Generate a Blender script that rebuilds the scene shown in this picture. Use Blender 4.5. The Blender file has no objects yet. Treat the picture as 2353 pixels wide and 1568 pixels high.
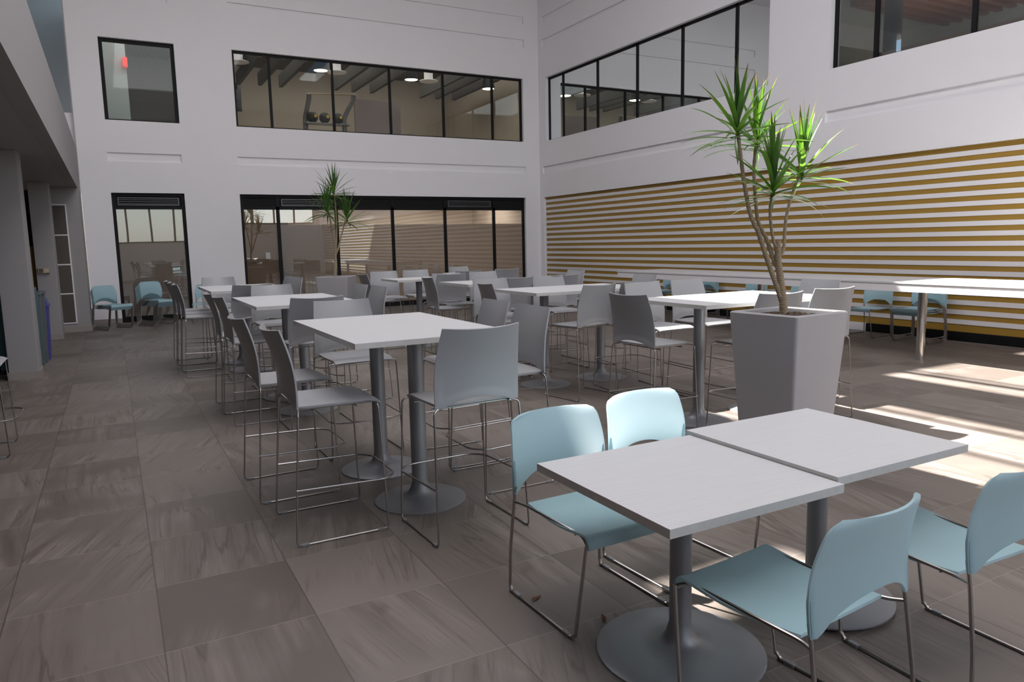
import bpy, math, random
from mathutils import Vector, Matrix
random.seed(7)
C = bpy.context.scene.collection
PI = math.pi
# ------------------------------------------------------------------ camera model (reference frame 2353 x 1568)
W, H = 2353, 1568
FPX, YAW, PITCH, ROLL, EYE = 1681.84, 0.495574, 0.133469, 0.020798, 1.62
def cam_axes():
    cy, sy, cp, sp = math.cos(YAW), math.sin(YAW), math.cos(PITCH), math.sin(PITCH)
    f = Vector((sy*cp, cy*cp, -sp)); r = Vector((cy, -sy, 0)); d = f.cross(r)
    cr, sr = math.cos(ROLL), math.sin(ROLL)
    return cr*r + sr*d, -sr*r + cr*d, f
AX = cam_axes()
def ray(x, y): return AX[0]*((x-W/2)/FPX) + AX[1]*((y-H/2)/FPX) + AX[2]
def at(x, y, z=0.0):                      # pixel -> point of the plane at height z
    d = ray(x, y); t = (z-EYE)/d.z
    return Vector((d.x*t, d.y*t, z))
def aty(x, y, Y):                         # pixel -> point of a plane facing the camera side (y = Y)
    d = ray(x, y); t = Y/d.y
    return Vector((d.x*t, Y, EYE+d.z*t))
def atx(x, y, X):
    d = ray(x, y); t = X/d.x
    return Vector((X, d.y*t, EYE+d.z*t))
def atd(x, y, dist):                      # pixel -> point at a given distance along the level viewing direction
    d = ray(x, y); k = d.x*math.sin(YAW) + d.y*math.cos(YAW); t = dist/k
    return Vector((d.x*t, d.y*t, EYE+d.z*t))

YB, XR, XL = 18.8, 11.2, -0.49            # back wall, right wall, balcony front
Z_TOP, Z_SILL, Z_REC1, Z_REC0, Z_LOW, Z_TRAN = 6.24, 4.49, 3.79, 3.60, 2.91, 2.55
ROOF = 9.4
KX, KY = 0.31, -0.70                      # horizontal travel of a sun ray per metre of fall

# ------------------------------------------------------------------ mesh helpers
class MB:
    def __init__(s): s.v=[]; s.f=[]; s.uv=[]
    def add(s, vs, fs, uvs=None):
        n=len(s.v); s.v += [tuple(v) for v in vs]; s.f += [tuple(i+n for i in f) for f in fs]
        s.uv += uvs if uvs else [(0,0)]*len(vs)
        return s
    def box(s, x0,x1,y0,y1,z0,z1, b=0.0):
        if b<=0:
            v=[(x,y,z) for z in (z0,z1) for y in (y0,y1) for x in (x0,x1)]
            return s.add(v,[(0,2,3,1),(4,5,7,6),(0,1,5,4),(2,6,7,3),(0,4,6,2),(1,3,7,5)])
        import bmesh
        bm=bmesh.new(); r=bmesh.ops.create_cube(bm,size=1.0)
        for v in bm.verts:
            v.co=Vector(((x0+x1)/2+v.co.x*(x1-x0),(y0+y1)/2+v.co.y*(y1-y0),(z0+z1)/2+v.co.z*(z1-z0)))
        bmesh.ops.bevel(bm,geom=bm.edges[:]+bm.verts[:],offset=b,segments=2,affect='EDGES',profile=.6)
        bm.verts.index_update()
        s.add([v.co.copy() for v in bm.verts],[[v.index for v in f.verts] for f in bm.faces]); bm.free()
        return s
    def quad(s,a,b,c,d): return s.add([a,b,c,d],[(0,1,2,3)])
    def lathe(s, prof, n=28, c=(0,0,0), cap0=True, cap1=True):
        vs=[]; fs=[]; m=len(prof)
        for r,z in prof:
            for k in range(n):
                a=2*PI*k/n; vs.append((c[0]+r*math.cos(a),c[1]+r*math.sin(a),c[2]+z))
        for i in range(m-1):
            for k in range(n):
                k2=(k+1)%n; fs.append((i*n+k,i*n+k2,(i+1)*n+k2,(i+1)*n+k))
        if cap0: fs.append(tuple(reversed(range(n))))
        if cap1: fs.append(tuple((m-1)*n+k for k in range(n)))
        return s.add(vs,fs)
    def tube(s, pts, r, n=8, radii=None, cap=True, closed=False):
        pts=[Vector(p) for p in pts]; m=len(pts); vs=[]; fs=[]
        up=None
        for i,p in enumerate(pts):
            if closed: t=(pts[(i+1)%m]-pts[i-1]).normalized()
            else:
                a=pts[max(i-1,0)]; b=pts[min(i+1,m-1)]; t=(b-a).normalized()
            if up is None:
                up=Vector((0,0,1)) if abs(t.z)<.9 else Vector((1,0,0))
            u=(up-t*up.dot(t)).normalized(); w=t.cross(u); up=u
            rr=radii[i] if radii else r
            for k in range(n):
                a=2*PI*k/n; vs.append(p+u*(rr*math.cos(a))+w*(rr*math.sin(a)))
        rng=m if closed else m-1
        for i in range(rng):
            j=(i+1)%m
            for k in range(n):
                k2=(k+1)%n; fs.append((i*n+k,i*n+k2,j*n+k2,j*n+k))
        if cap and not closed:
            fs.append(tuple(reversed(range(n)))); fs.append(tuple((m-1)*n+k for k in range(n)))
        return s.add(vs,fs)
    def shell(s, g, th):                   # grid of points -> closed shell of thickness th
        R=len(g); Q=len(g[0]); g=[[Vector(p) for p in row] for row in g]
        def nrm(i,j):
            a=g[min(i+1,R-1)][j]-g[max(i-1,0)][j]; b=g[i][min(j+1,Q-1)]-g[i][max(j-1,0)]
            n=a.cross(b); return n.normalized() if n.length>1e-9 else Vector((0,0,1))
        top=[]; bot=[]
        for i in range(R):
            for j in range(Q):
                n=nrm(i,j)*th*.5; top.append(g[i][j]+n); bot.append(g[i][j]-n)
        fs=[]; N=R*Q
        for i in range(R-1):
            for j in range(Q-1):
                a=i*Q+j; b=a+1; c=a+Q+1; d=a+Q
                fs.append((a,d,c,b)); fs.append((N+a,N+b,N+c,N+d))
        ring=[(0,j) for j in range(Q)]+[(i,Q-1) for i in range(1,R)]+[(R-1,j) for j in range(Q-2,-1,-1)]+[(i,0) for i in range(R-2,0,-1)]
        idx=[i*Q+j for i,j in ring]
        for k in range(len(idx)):
            a=idx[k]; b=idx[(k+1)%len(idx)]; fs.append((a,b,N+b,N+a))
        return s.add(top+bot,fs)

def fillet(pts, r, n=5):
    pts=[Vector(p) for p in pts]; out=[pts[0]]
    for i in range(1,len(pts)-1):
        p=pts[i]; a=(pts[i-1]-p); b=(pts[i+1]-p); la,lb=a.length,b.length
        rr=r[i-1] if isinstance(r,(list,tuple)) else r
        d=min(rr,la*.48,lb*.48); A=p+a.normalized()*d; B=p+b.normalized()*d
        for k in range(n+1):
            t=k/n; out.append(A*(1-t)**2+p*(2*t*(1-t))+B*t*t)
    out.append(pts[-1]); return out
def spline(pts, n=6):                      # Catmull-Rom
    P=[Vector(p) for p in pts]; P=[P[0]*2-P[1]]+P+[P[-1]*2-P[-2]]; out=[]
    for i in range(1,len(P)-2):
        for k in range(n):
            t=k/n; a,b,c,d=P[i-1],P[i],P[i+1],P[i+2]
            out.append(.5*((2*b)+(c-a)*t+(2*a-5*b+4*c-d)*t*t+(3*b-a-3*c+d)*t**3))
    out.append(P[-2]); return out

def obj(name, mb, mat, parent=None, smooth=False, angle=None):
    me=bpy.data.meshes.new(name); me.from_pydata(mb.v,[],mb.f); me.update()
    if any(u!=(0,0) for u in mb.uv):
        l=me.uv_layers.new(name='along')
        for lp in me.loops: l.data[lp.index].uv=mb.uv[lp.vertex_index]
    import bmesh
    bm=bmesh.new(); bm.from_mesh(me); bmesh.ops.recalc_face_normals(bm,faces=bm.faces[:]); bm.to_mesh(me); bm.free()
    mats=mat if isinstance(mat,(list,tuple)) else [mat]
    for m in mats: me.materials.append(m)
    if smooth:
        me.polygons.foreach_set('use_smooth',[True]*len(me.polygons))
        me.set_sharp_from_angle(angle=math.radians(angle or 40))
    o=bpy.data.objects.new(name,me); C.objects.link(o)
    if parent: o.parent=parent
    return o
def thing(name,label,cat,loc=(0,0,0),rotz=0,group=None):
    o=bpy.data.objects.new(name,None); C.objects.link(o); o.empty_display_size=.1
    o.location=loc; o.rotation_euler=(0,0,rotz); o['label']=label; o['category']=cat
    if group: o['group']=group
    return o
def tag(o,label,cat,group=None):
    o['label']=label; o['category']=cat
    if group: o['group']=group
    return o
STRUCT_CAT=[('wall','wall'),('floor','floor'),('ceiling','ceiling'),('window','window'),('baseboard','baseboard'),('trim','trim')]
def struct(o,label):
    o['kind']='structure'; o['label']=label
    o['category']=next((c for k,c in STRUCT_CAT if o.name.startswith(k)),'wall')
    return o
def sempty(name,label):
    o=bpy.data.objects.new(name,None); C.objects.link(o); return struct(o,label)
def dup(root, loc, rotz, label, group=None):
    r=root.copy(); C.objects.link(r); r.location=loc; r.rotation_euler=(0,0,rotz); r['label']=label
    if group: r['group']=group
    for ch in list(root.children):
        c=ch.copy(); C.objects.link(c); c.parent=r
        for g in list(ch.children):
            d=g.copy(); C.objects.link(d); d.parent=c
    return r

# ------------------------------------------------------------------ materials
def newmat(name):
    m=bpy.data.materials.new(name); m.use_nodes=True; nt=m.node_tree
    b=nt.nodes['Principled BSDF']; return m,nt,b
def nd(nt,t,**kw):
    n=nt.nodes.new(t)
    for k,v in kw.items():
        if k in n.inputs: n.inputs[k].default_value=v
        else: setattr(n,k,v)
    return n
def mth(nt,op,a,b=None,c=None):
    n=nt.nodes.new('ShaderNodeMath'); n.operation=op
    for i,x in enumerate((a,b,c)):
        if x is None: continue
        if isinstance(x,(int,float)): n.inputs[i].default_value=x
        else: nt.links.new(x,n.inputs[i])
    return n.outputs[0]
def mixc(nt,fac,a,b,mode='MIX'):
    n=nt.nodes.new('ShaderNodeMix'); n.data_type='RGBA'; n.blend_type=mode
    for i,x in ((0,fac),(6,a),(7,b)):
        if isinstance(x,(int,float)): n.inputs[i].default_value=x
        elif isinstance(x,tuple): n.inputs[i].default_value=(*x,1) if len(x)==3 else x
        else: nt.links.new(x,n.inputs[i])
    return n.outputs[2]
def plain(name,col,rough=.5,metal=0.0,noise=.04,scale=30,bump=0.0,coat=0.0,spec=.5):
    m,nt,b=newmat(name)
    tc=nd(nt,'ShaderNodeTexCoord'); no=nd(nt,'ShaderNodeTexNoise',Scale=scale,Detail=3.0)
    nt.links.new(tc.outputs['Object'],no.inputs['Vector'])
    lo=tuple(c*(1-noise) for c in col); hi=tuple(min(1,c*(1+noise)) for c in col)
    nt.links.new(mixc(nt,no.outputs['Fac'],lo,hi),b.inputs['Base Color'])
    b.inputs['Roughness'].default_value=rough; b.inputs['Metallic'].default_value=metal
    b.inputs['Specular IOR Level'].default_value=spec; b.inputs['Coat Weight'].default_value=coat
    if bump>0:
        bp=nd(nt,'ShaderNodeBump',Strength=bump,Distance=.002); nt.links.new(no.outputs['Fac'],bp.inputs['Height'])
        nt.links.new(bp.outputs['Normal'],b.inputs['Normal'])
    return m
def translucent(name,col,tcol,amount,rough=.45,brown=False):
    m,nt,b=newmat(name); out=nt.nodes['Material Output']
    tc=nd(nt,'ShaderNodeTexCoord'); no=nd(nt,'ShaderNodeTexNoise',Scale=6.0 if not brown else 14.0,Detail=2.0)
    nt.links.new(tc.outputs['Object'],no.inputs['Vector'])
    k=.03 if not brown else .3
    c=mixc(nt,no.outputs['Fac'],tuple(x*(1-k) for x in col),tuple(x*(1+k) for x in col))
    ct=mixc(nt,no.outputs['Fac'],tuple(x*(1-k) for x in tcol),tuple(x*(1+k) for x in tcol))
    if brown:
        uv=nd(nt,'ShaderNodeUVMap'); uv.uv_map='along'; sx=nd(nt,'ShaderNodeSeparateXYZ'); nt.links.new(uv.outputs['UV'],sx.inputs[0])
        rp=nd(nt,'ShaderNodeMapRange'); rp.inputs[1].default_value=.80; rp.inputs[2].default_value=.97
        nt.links.new(sx.outputs['Y'],rp.inputs[0])
        c=mixc(nt,rp.outputs[0],c,(.16,.075,.035)); ct=mixc(nt,rp.outputs[0],ct,(.35,.2,.08))
    nt.links.new(c,b.inputs['Base Color']); b.inputs['Roughness'].default_value=rough
    t=nd(nt,'ShaderNodeBsdfTranslucent'); nt.links.new(ct,t.inputs['Color'])
    mx=nd(nt,'ShaderNodeMixShader'); mx.inputs[0].default_value=amount
    nt.links.new(b.outputs[0],mx.inputs[1]); nt.links.new(t.outputs[0],mx.inputs[2]); nt.links.new(mx.outputs[0],out.inputs[0])
    return m
def glass(name,base=.06,tint=(.93,.96,.95),edge=1.0,rough=0.0):
    m,nt,b=newmat(name); out=nt.nodes['Material Output']; nt.nodes.remove(b)
    fr=nd(nt,'ShaderNodeFresnel',IOR=1.5)
    tc=nd(nt,'ShaderNodeTexCoord'); no=nd(nt,'ShaderNodeTexNoise',Scale=.8,Detail=0.0)
    nt.links.new(tc.outputs['Object'],no.inputs['Vector'])
    bp=nd(nt,'ShaderNodeBump',Strength=.06,Distance=.02); nt.links.new(no.outputs['Fac'],bp.inputs['Height'])
    tr=nd(nt,'ShaderNodeBsdfTransparent'); tr.inputs[0].default_value=(*tint,1)
    gl=nd(nt,'ShaderNodeBsdfGlossy'); gl.inputs['Roughness'].default_value=rough; gl.inputs['Color'].default_value=(.92,.97,.97,1)
    nt.links.new(bp.outputs[0],gl.inputs['Normal'])
    f=mth(nt,'MINIMUM',mth(nt,'ADD',mth(nt,'MULTIPLY',fr.outputs[0],edge),base),1.0)
    mx=nd(nt,'ShaderNodeMixShader'); nt.links.new(f,mx.inputs[0]); nt.links.new(tr.outputs[0],mx.inputs[1]); nt.links.new(gl.outputs[0],mx.inputs[2])
    nt.links.new(mx.outputs[0],out.inputs[0]); return m
def emit(name,col,s):
    m,nt,b=newmat(name); b.inputs['Base Color'].default_value=(*col,1); b.inputs['Emission Color'].default_value=(*col,1); b.inputs['Emission Strength'].default_value=s
    return m

M={}
M['wall']=plain('white_painted_plaster',(.88,.868,.885),.75,noise=.015,scale=2.5,bump=.04)
M['wall2']=plain('shade_greyed_plaster',(.31,.298,.298),.75,noise=.015,scale=2.5,bump=.04)  # white plaster greyed: vignette and balcony shade at left put into the colour
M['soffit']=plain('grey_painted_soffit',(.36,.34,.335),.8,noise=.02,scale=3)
M['base']=plain('taupe_skirting_tile',(.30,.265,.24),.5,noise=.12,scale=9)
M['black']=plain('black_powder_coat',(.008,.008,.009),.55,noise=.1,spec=.2)
M['vent']=plain('black_vent_grille',(.010,.010,.011),.7,noise=.3,scale=60,spec=.2)
M['gold']=plain('ochre_painted_board',(.35,.205,.03),.55,noise=.06,scale=4)
M['slat']=plain('white_slat',(.80,.78,.79),.5,noise=.02,scale=5)
M['stool']=plain('grey_moulded_plastic',(.33,.335,.347),.36,noise=.02,scale=200,bump=.05)
M['blue']=translucent('pale_blue_moulded_plastic',(.45,.675,.735),(.92,.95,.965),.36,.36)
M['wire']=plain('bent_steel_wire',(.40,.375,.355),.30,1.0,noise=.05)
M['clip']=plain('clear_glide_plastic',(.22,.22,.225),.3,noise=.1)
M['pole']=plain('silver_grey_painted_steel',(.30,.305,.32),.42,.45,noise=.03,scale=60)
M['chrome']=plain('polished_steel',(.62,.60,.57),.14,1.0,noise=.02)
M['edge']=plain('pale_table_edging',(.60,.59,.57),.5,noise=.1,scale=40)
M['pot']=plain('grey_fibreglass',(.42,.41,.425),.5,noise=.03,scale=25,bump=.03)
M['teal']=plain('dark_teal_laminate',(.035,.105,.125),.5,noise=.05)
M['binGrey']=plain('grey_green_plastic',(.10,.12,.12),.5)
M['binBlue']=plain('blue_bin_plastic',(.06,.06,.30),.45)
M['tan']=plain('tan_plastic',(.35,.27,.18),.5)
M['louver']=plain('brown_louvre',(.10,.085,.07),.5,noise=.3,scale=80)
M['room']=plain('warm_room_wall',(.50,.44,.38),.8,noise=.03,scale=3)
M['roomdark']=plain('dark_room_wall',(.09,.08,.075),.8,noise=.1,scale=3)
M['roompale']=plain('pale_partition',(.55,.60,.58),.6,noise=.02)
M['mauve']=plain('mauve_partition',(.20,.165,.165),.6,noise=.04)
M['baffle']=plain('grey_acoustic_baffle',(.075,.072,.07),.8,noise=.1)
M['rubber']=plain('black_rubber',(.018,.018,.018),.6,noise=.3,scale=30)
M['yellow']=plain('yellow_label',(.60,.42,.03),.5)
M['steel2']=plain('grey_steel_rack',(.20,.20,.21),.4,.6)
M['wood']=plain('red_brown_timber',(.26,.10,.045),.45,noise=.35,scale=7)
M['door']=plain('brown_timber_door',(.27,.175,.105),.5,noise=.15,scale=5)
M['copper']=plain('sunlit_sill_tint',(.75,.42,.28),.35,noise=.05)  # sunlight on the sill put into the colour
M['white']=plain('white_paper',(.85,.85,.85),.7)
M['screen']=plain('dark_screen',(.012,.013,.016),.2)
M['litter']=plain('dry_leaf_brown',(.16,.06,.03),.8,noise=.4,scale=60)
M['yellowwall']=plain('mustard_panel',(.45,.28,.05),.6)
M['leaf']=translucent('dracaena_leaf',(.033,.098,.024),(.20,.44,.035),.30,.33,True)
M['glass']=glass('clear_window_glass',.0,(.84,.86,.85),.45)
M['glassR']=glass('coated_reflective_glass',.78,(.50,.54,.54),1.0)
M['glassS']=glass('storefront_glass',.045,(.92,.91,.89),1.0)
M['glassB']=glass('blue_tinted_glass',.25,(.5,.56,.62),1.0)
M['lamp']=emit('glowing_lamp_disc',(1.0,.88,.62),14)
M['panel']=emit('ceiling_light_panel',(1.0,.93,.82),6)
M['red']=emit('red_lit_sign',(.9,.05,.04),.8)

def film_mat():
    m=translucent('frosted_window_film',(.46,.42,.395),(.62,.56,.51),.5,.6)
    nt=m.node_tree; b=nt.nodes['Principled BSDF']
    return m
M['film']=film_mat()

def table_mat():
    m,nt,b=newmat('white_woodgrain_laminate')
    tc=nd(nt,'ShaderNodeTexCoord'); mp=nd(nt,'ShaderNodeMapping'); mp.inputs['Scale'].default_value=(6,120,20)
    nt.links.new(tc.outputs['Object'],mp.inputs[0]); no=nd(nt,'ShaderNodeTexNoise',Scale=1.0,Detail=4.0)
    nt.links.new(mp.outputs[0],no.inputs['Vector'])
    nt.links.new(mixc(nt,no.outputs['Fac'],(.57,.575,.583),(.67,.675,.683)),b.inputs['Base Color'])
    b.inputs['Roughness'].default_value=.38; return m
M['top']=table_mat()

def trunk_mat():
    m,nt,b=newmat('ringed_dracaena_bark')
    tc=nd(nt,'ShaderNodeTexCoord'); wv=nd(nt,'ShaderNodeTexWave',Scale=26.0,Distortion=3.0,Detail=2.0)
    wv.bands_direction='Z'; wv.inputs['Detail Scale'].default_value=3.0
    nt.links.new(tc.outputs['Object'],wv.inputs['Vector'])
    nt.links.new(mixc(nt,wv.outputs['Fac'],(.27,.205,.13),(.43,.335,.215)),b.inputs['Base Color'])
    b.inputs['Roughness'].default_value=.8
    bp=nd(nt,'ShaderNodeBump',Strength=.5,Distance=.006); nt.links.new(wv.outputs['Fac'],bp.inputs['Height']); nt.links.new(bp.outputs[0],b.inputs['Normal'])
    return m
M['trunk']=trunk_mat()
def soil_mat():
    m,nt,b=newmat('dry_bark_soil'); tc=nd(nt,'ShaderNodeTexCoord'); vo=nd(nt,'ShaderNodeTexVoronoi',Scale=45.0)
    nt.links.new(tc.outputs['Object'],vo.inputs['Vector'])
    nt.links.new(mixc(nt,vo.outputs['Distance'],(.20,.14,.095),(.035,.025,.02)),b.inputs['Base Color']); b.inputs['Roughness'].default_value=.9
    bp=nd(nt,'ShaderNodeBump',Strength=1.0,Distance=.02); bp.invert=True; nt.links.new(vo.outputs['Distance'],bp.inputs['Height']); nt.links.new(bp.outputs[0],b.inputs['Normal'])
    return m
M['soil']=soil_mat()

TX0,TSX,TY0,TSY=.060,.609,3.123,.658
def floor_mat():
    m,nt,b=newmat('veined_stone_floor_tiles')
    g=nd(nt,'ShaderNodeNewGeometry'); s=nd(nt,'ShaderNodeSeparateXYZ'); nt.links.new(g.outputs['Position'],s.inputs[0])
    u=mth(nt,'DIVIDE',mth(nt,'SUBTRACT',s.outputs[0],TX0),TSX); v=mth(nt,'DIVIDE',mth(nt,'SUBTRACT',s.outputs[1],TY0),TSY)
    iu=mth(nt,'FLOOR',u); iv=mth(nt,'FLOOR',v); fu=mth(nt,'FRACT',u); fv=mth(nt,'FRACT',v)
    cb=nd(nt,'ShaderNodeCombineXYZ'); nt.links.new(iu,cb.inputs[0]); nt.links.new(iv,cb.inputs[1])
    wn=nd(nt,'ShaderNodeTexWhiteNoise'); wn.noise_dimensions='3D'; nt.links.new(cb.outputs[0],wn.inputs['Vector'])
    rc=nd(nt,'ShaderNodeSeparateColor'); nt.links.new(wn.outputs['Color'],rc.inputs[0])
    # per tile coordinates, turned and shifted
    sc=nd(nt,'ShaderNodeVectorMath',operation='SCALE'); nt.links.new(wn.outputs['Color'],sc.inputs[0]); sc.inputs['Scale'].default_value=37.0
    ad=nd(nt,'ShaderNodeVectorMath',operation='ADD'); nt.links.new(g.outputs['Position'],ad.inputs[0]); nt.links.new(sc.outputs[0],ad.inputs[1])
    vr=nd(nt,'ShaderNodeVectorRotate'); vr.rotation_type='Z_AXIS'; nt.links.new(ad.outputs[0],vr.inputs['Vector'])
    nt.links.new(mth(nt,'ADD',mth(nt,'MULTIPLY',mth(nt,'SUBTRACT',rc.outputs[0],.5),.7),.15),vr.inputs['Angle'])
    mp=nd(nt,'ShaderNodeMapping'); mp.inputs['Scale'].default_value=(15.0,.7,1); nt.links.new(vr.outputs[0],mp.inputs[0])
    wv=nd(nt,'ShaderNodeTexNoise',Scale=1.0,Detail=7.0,Roughness=.6,Distortion=.12); nt.links.new(mp.outputs[0],wv.inputs['Vector'])
    mp2=nd(nt,'ShaderNodeMapping'); mp2.inputs['Scale'].default_value=(3.6,.26,1); nt.links.new(vr.outputs[0],mp2.inputs[0])
    w2=nd(nt,'ShaderNodeTexNoise',Scale=1.6,Detail=6.0,Roughness=.42,Distortion=.25); nt.links.new(mp2.outputs[0],w2.inputs['Vector'])
    rings=mth(nt,'ABSOLUTE',mth(nt,'SUBTRACT',mth(nt,'FRACT',mth(nt,'MULTIPLY',w2.outputs['Fac'],9.0)),.5))
    st=nd(nt,'ShaderNodeMapRange'); st.inputs[1].default_value=.30; st.inputs[2].default_value=.70; nt.links.new(wv.outputs['Fac'],st.inputs[0])
    msk=nd(nt,'ShaderNodeTexNoise',Scale=1.7,Detail=2.0); nt.links.new(vr.outputs[0],msk.inputs['Vector'])
    mr=nd(nt,'ShaderNodeMapRange'); mr.inputs[1].default_value=.42; mr.inputs[2].default_value=.62; nt.links.new(msk.outputs['Fac'],mr.inputs[0])
    gr=nd(nt,'ShaderNodeTexNoise',Scale=160.0,Detail=2.0); nt.links.new(g.outputs['Position'],gr.inputs['Vector'])
    sp=nd(nt,'ShaderNodeMapRange'); sp.inputs[1].default_value=.60; sp.inputs[2].default_value=.66; nt.links.new(msk.outputs['Fac'],sp.inputs[0])
    base=mixc(nt,rc.outputs[1],(.110,.090,.075),(.196,.166,.146))
    vein=mixc(nt,st.outputs[0],(.098,.077,.062),(.248,.215,.194))
    c=mixc(nt,mth(nt,'MULTIPLY',mr.outputs[0],.85),base,vein)
    line=nd(nt,'ShaderNodeMapRange'); line.inputs[1].default_value=.10; line.inputs[2].default_value=.02; nt.links.new(rings,line.inputs[0])
    c=mixc(nt,mth(nt,'MULTIPLY',mth(nt,'MULTIPLY',line.outputs[0],mr.outputs[0]),.65),c,(.075,.056,.043))
    speck=mixc(nt,gr.outputs['Fac'],(.08,.064,.05),(.22,.19,.16))
    c=mixc(nt,mth(nt,'MULTIPLY',sp.outputs[0],mth(nt,'MULTIPLY',mth(nt,'GREATER_THAN',rc.outputs[2],.55),.6)),c,speck)
    # grout
    du=mth(nt,'MULTIPLY',mth(nt,'MINIMUM',fu,mth(nt,'SUBTRACT',1.0,fu)),TSX); dv=mth(nt,'MULTIPLY',mth(nt,'MINIMUM',fv,mth(nt,'SUBTRACT',1.0,fv)),TSY)
    gu=mth(nt,'LESS_THAN',du,.0030); gv=mth(nt,'LESS_THAN',dv,.0022)
    c=mixc(nt,mth(nt,'MULTIPLY',gv,.75),c,(.27,.245,.22)); c=mixc(nt,mth(nt,'MULTIPLY',gu,.8),c,(.065,.055,.048))
    nt.links.new(c,b.inputs['Base Color'])
    nt.links.new(mth(nt,'ADD',mth(nt,'MULTIPLY',gr.outputs['Fac'],.10),.40),b.inputs['Roughness'])
    h=mth(nt,'SUBTRACT',mth(nt,'MULTIPLY',gr.outputs['Fac'],.15),mth(nt,'MAXIMUM',gu,gv))
    bp=nd(nt,'ShaderNodeBump',Strength=.25,Distance=.002); nt.links.new(h,bp.inputs['Height']); nt.links.new(bp.outputs[0],b.inputs['Normal'])
    return m
M['floor']=floor_mat()

# ------------------------------------------------------------------ setting
def panel(mb,O,U,V,N,u0,u1,v0,v1,holes):
    """wall face with rectangular openings; hole = (u0,u1,v0,v1,depth,closed); N points away from the room"""
    O,U,V,N=map(Vector,(O,U,V,N))
    us=sorted({u0,u1,*[h[0] for h in holes],*[h[1] for h in holes]}); vs=sorted({v0,v1,*[h[2] for h in holes],*[h[3] for h in holes]})
    us=[u for u in us if u0<=u<=u1]; vs=[v for v in vs if v0<=v<=v1]
    P=lambda u,v,d=0:O+U*u+V*v+N*d
    for i in range(len(us)-1):
        for j in range(len(vs)-1):
            a,b,c,d=us[i],us[i+1],vs[j],vs[j+1]; mu,mv=(a+b)/2,(c+d)/2
            if any(h[0]<mu<h[1] and h[2]<mv<h[3] for h in holes): continue
            mb.quad(P(a,c),P(b,c),P(b,d),P(a,d))
    for a,b,c,d,dep,closed in holes:
        mb.quad(P(a,c),P(b,c),P(b,c,dep),P(a,c,dep)); mb.quad(P(a,d),P(a,d,dep),P(b,d,dep),P(b,d))
        mb.quad(P(a,c),P(a,c,dep),P(a,d,dep),P(a,d)); mb.quad(P(b,c),P(b,d),P(b,d,dep),P(b,c,dep))
        if closed: mb.quad(P(a,c,dep),P(b,c,dep),P(b,d,dep),P(a,d,dep))
def bx(px,py=300): return aty(px,py,YB).x
A0,A1=bx(232.5,180),bx(405.5,190)
W0,W1=bx(537.5,200),bx(1202.5,250)
R0,R1=bx(546,365),bx(1208,380); RA0,RA1=bx(247,362),bx(417,362)
L0,L1=bx(551,450),bx(1208,470); D0,D1=bx(255.5,450),bx(424,450)
MX=[(bx(622.5,205)),bx(767.4,215),bx(899.3,227),bx(1022,237),bx(1135,247)]
floor=MB().box(-6,12,-8,26,-.2,0); struct(obj('floor',floor,M['floor']),'veined beige grey stone tile floor of the atrium')
wb=MB()
panel(wb,(0,YB,0),(1,0,0),(0,0,1),(0,1,0),-.47,XR,0,ROOF,[
 (A0,A1,Z_SILL,Z_TOP,.25,False),(W0,W1,Z_SILL,Z_TOP,.25,False),(D0,D1,.0,Z_LOW,.25,False),(L0,L1,.0,Z_LOW,.25,False),
 (RA0,RA1,Z_REC0,Z_REC1,.05,True),(R0,R1,Z_REC0,Z_REC1,.05,True),(RA0-.1,RA1-.05,7.10,7.30,.05,True),(R0,R1,7.10,7.30,.05,True),(R0,R1,7.72,7.92,.05,True)])
struct(obj('wall_back',wb,M['wall']),'tall white back wall with two floors of dark framed windows')
def ry(px,py): return atx(px,py,XR).y
V5a,V5b=ry(1765,195),18.42; V6b=ry(1905,162)
RR0=10.15
# window_5 / window_6 on the right wall; u runs along -Y from the corner
wr=MB(); u=lambda y:YB-y
panel(wr,(XR,YB,0),(0,-1,0),(0,0,1),(1,0,0),0,YB+7,0,ROOF,[
 (u(V5b),u(V5a),Z_SILL,Z_TOP,.25,False),(u(V6b),u(0.5),Z_SILL,Z_TOP,.25,False),
 (u(18.62),u(RR0),Z_REC0,Z_REC1,.05,True),(u(V6b+.05),u(.5),Z_REC0,Z_REC1,.05,True),
 (u(18.6),u(RR0),7.10,7.30,.05,True),(u(18.6),u(RR0),7.72,7.92,.05,True),(u(18.58),u(-6.5),.0,Z_LOW,.10,True)])
struct(obj('wall_right',wr,M['wall']),'white right wall with upper windows above the striped panel')
# striped panel
sp=sempty('wall_slat_panel','ochre wall panel with white horizontal stripes on the right side')
obj('backing_board',MB().box(XR+.075,XR+.098,-6.5,18.58,.0,Z_LOW),M['gold'],sp)
sm=MB(); per=.1478
for k in range(19):
    z1=Z_LOW-.077-k*per; z0=z1-.071
    if z0<.13: break
    sm.box(XR+.064,XR+.076,-6.48,18.56,z0,z1)
obj('slat',sm,M['slat'],sp)
struct(obj('trim_1',MB().box(XR+.03,XR+.074,-6.48,8.05,0,.135),M['black']),'black plinth under the striped wall panel')
struct(obj('trim_2',MB().box(XR+.03,XR+.074,9.4,18.56,0,.135),M['black']),'black plinth under the far end of the striped panel')
struct(obj('trim_3',MB().box(XR+.04,XR+.074,8.05,9.4,0,.135),M['slat']),'white plinth piece under the striped panel')
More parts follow.
